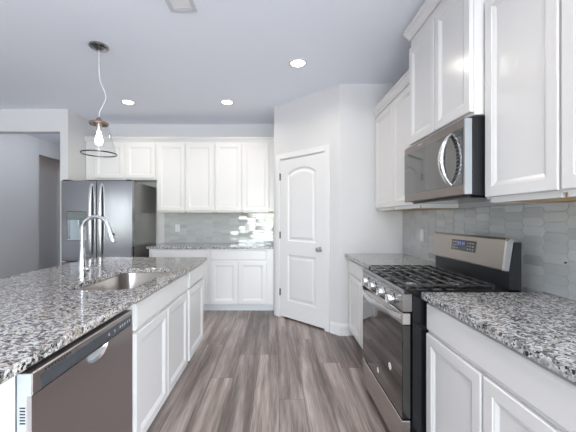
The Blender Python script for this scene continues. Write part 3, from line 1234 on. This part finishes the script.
fx, fy = -1.233, 1.975
t = thing('faucet', 'tall chrome gooseneck pull-down faucet beside the sink', 'faucet', (fx, fy, ZT))
bm = B()
lathe(bm, (fx, fy, ZT), [(.029, 0.0004), (.029, .006), (.024, .012), (.0215, .05), (.020, .105), (.0165, .14), (.0130, .20)])
obj('faucet_body', bm, 'chrome', t, True)
pts = [V((fx, fy, ZT + .19)), V((fx, fy, 1.16))]
c0 = V((fx + .084, fy, 1.218))
for k in range(0, 15):
    a = PI - (PI - .24) * k / 14
    pts.append(c0 + V((.084 * math.cos(a), 0, .084 * math.sin(a))))
bm = B()
tube(bm, pts, .0122, 14, (0, 1, 0))
obj('spout', bm, 'chrome', t, True)
dv = (pts[-1] - pts[-2]).normalized()
e0 = pts[-1]
bm = B()
lathe(bm, e0 - dv * .004, [(.0135, 0), (.0150, .004), (.017, .05), (.0195, .090), (.0195, .106), (.015, .109)], tuple(dv), 20)
sh = obj('spray_head', bm, 'chrome', t, True)
bm = B()
pb = e0 + dv * .055 + V((.0165, -.004, .004))
lathe(bm, pb, [(.007, -.004), (.007, .003), (.004, .004)], (1, -.25, .25), 12)
obj('spray_button', bm, 'blackm', sh)
bm = B()
hb = V((fx, fy, ZT + .062))
cyl(bm, hb + V((.015, -.003, 0)), hb + V((.042, -.008, 0)), .0155, .0145, 18)
hv = obj('valve_hub', bm, 'chrome', t, True)
bm = B()
tube(bm, [hb + V((.038, -.007, .004)), hb + V((.07, -.012, .010)), hb + V((.125, -.02, .012))], [.0075, .0055, .0065], 10)
obj('lever', bm, 'chrome', hv, True)

# ------------------------------------------------------------------ ceiling fixtures
px_, py_ = -1.525, 2.672
t = thing('pendant_light', 'clear glass bell pendant light hanging over the island', 'pendant light', (px_, py_, ZC))
bm = B()
lathe(bm, (px_, py_, ZC - .0005), [(.078, 0), (.078, .010), (.070, .018), (.045, .022), (.028, .034), (.010, .036)], (0, 0, -1))
obj('canopy', bm, 'canopy', t, True)
zt_, zb_ = 2.100, 1.848
bm = B()
cp_ = [(0, 2.74), (0, 2.66), (.002, 2.54), (.010, 2.47), (.040, 2.40), (.058, 2.35), (.052, 2.30), (.026, 2.25), (.006, 2.21), (0, 2.17)]
# smooth the slack of the cord
def cr(p0, p1, p2, p3, s):
    return tuple(0.5 * (2 * b + (c - a) * s + (2 * a - 5 * b + 4 * c - d) * s * s + (3 * b - a - 3 * c + d) * s ** 3) for a, b, c, d in zip(p0, p1, p2, p3))
pp = []
for i in range(len(cp_) - 1):
    q = [cp_[max(i - 1, 0)], cp_[i], cp_[i + 1], cp_[min(i + 2, len(cp_) - 1)]]
    for s in range(4):
        pp.append(cr(*q, s / 4))
pp.append(cp_[-1])
tube(bm, [(px_ + a, py_, z) for a, z in pp], .0026, 8, (0, 1, 0))
obj('cord', bm, 'cord', t, True)
bm = B()
lathe(bm, (px_, py_, zt_), [(.074, -.004), (.077, .0), (.077, .012), (.070, .018), (.030, .022), (.020, .05), (.010, .06)])
obj('shade_cap', bm, 'nickel_refl', t, True, label='nickel shade cap, warm reflection painted in')
bm = B()
lathe(bm, (px_, py_, zt_), [(.021, -.004), (.021, -.05), (.017, -.06)])
obj('socket', bm, 'nickel', t, True)
bm = B()
lathe(bm, (px_, py_, zt_ - .061), [(.013, 0), (.014, .018), (.024, .045), (.030, .075), (.027, .098), (.015, .115), (.003, .12)], (0, 0, -1))
obj('bulb', bm, 'bulb', t, True, label='glowing bulb')
bm = B()
lathe(bm, (px_, py_, 0), [(.073, zt_ - .004), (.085, zt_ - .05), (.104, zt_ - .13), (.121, zt_ - .20), (.136, zb_)], cap0=False, cap1=False, n=40)
obj('glass_shade', bm, 'glass', t, True, label='clear glass shade')
bm = B()
nn = 48
rg = []
for k in range(nn):
    a = 2 * PI * k / nn
    c = V((px_ + .137 * math.cos(a), py_ + .137 * math.sin(a), zb_))
    rad = V((math.cos(a), math.sin(a), 0))
    rg.append([c + rad * (.0045 * math.cos(b)) + V((0, 0, .006 * math.sin(b))) for b in [2 * PI * j / 8 for j in range(8)]])
loops(bm, rg + [rg[0]], False, False)
bmesh.ops.remove_doubles(bm, verts=bm.verts, dist=1e-6)
obj('rim_ring', bm, 'darkmetal', t, True, label='dark metal ring')

def can(label, x, y, w=CAN):
    t = thing('recessed_light', label, 'ceiling light', (x, y, ZC), 'recessed ceiling lights')
    bm = B()
    lathe(bm, (x, y, ZC - .0005), [(.088, 0), (.088, .004), (.080, .008), (.066, .006), (.064, .002), (.064, 0)], (0, 0, -1), 32, False, False)
    obj('trim_ring', bm, 'trim', t, True)
    bm = B()
    lathe(bm, (x, y, ZC - .001), [(.064, 0), (.062, .002)], (0, 0, -1), 32)
    obj('lens', bm, 'lens', t, label='glowing lens')
    l = bpy.data.lights.new('can_light', 'AREA')
    l.shape = 'DISK'
    l.size = .12
    l.energy = w
    l.color = (1, .90, .78)
    l.spread = math.radians(150)
    lo = bpy.data.objects.new('can_light', l)
    lo.location = (0, 0, -.012)
    lo.parent = t
    COL.objects.link(lo)


can('recessed light nearest the pantry, rightmost of the three lit discs', .208, 2.964)
can('recessed light above the fridge side, leftmost of the three lit discs', -1.888, 3.956)
can('recessed light before the back cabinets, middle of the three lit discs', -.627, 3.956)

can('added unseen recessed light in the ceiling above the aisle near the camera', .208, .90, 5.5)  # extra unseen lamp added to brighten the right cabinets and tile

t = thing('ceiling_vent', 'white square air vent in the ceiling at the top of the photo', 'vent', (-.657, 2.115, ZC))
bm = B()
vx0, vx1, vy0, vy1 = -.752, -.562, 2.02, 2.215
FC = lambda a, b, d: V((a, b, ZC - d))
plate(bm, [(vx0, vy0), (vx1, vy0), (vx1, vy1), (vx0, vy1)], [[(vx0 + .03, vy0 + .03), (vx1 - .03, vy0 + .03), (vx1 - .03, vy1 - .03), (vx0 + .03, vy1 - .03)]], FC, .0005, .010)
obj('vent_frame', bm, 'ventgrey', t, label='pale grey outer frame')
bm = B()
box(bm, vx0 + .03, vx1 - .03, vy0 + .03, vy1 - .03, ZC - .003, ZC - .0006)
obj('vent_backing', bm, 'plastw', t)
for k in range(5):
    y = vy0 + .042 + k * .024
    bm = B()
    loops(bm, [[V((x, y, ZC - .0034)), V((x, y + .015, ZC - .009)), V((x, y + .0165, ZC - .008)), V((x, y + .0015, ZC - .0032))] for x in (vx0 + .031, vx1 - .031)])
    obj('slat', bm, 'trim', t)

# added unseen fill for the hall's daylight, then warm lamp inside the niche
l = bpy.data.lights.new('hall_daylight_fill', 'POINT')
l.energy = 15
l.color = (.86, .93, 1)
l.shadow_soft_size = .05
lo = bpy.data.objects.new('hall_daylight_fill', l)
lo.location = (-3.3, 5.2, 2.70)
COL.objects.link(lo)
l = l.copy()
l.energy = 0.8
l.color = (1, .66, .46)
lo = bpy.data.objects.new('niche_lamp', l)
lo.location = (-4.7, 6.1, 2.55)
COL.objects.link(lo)
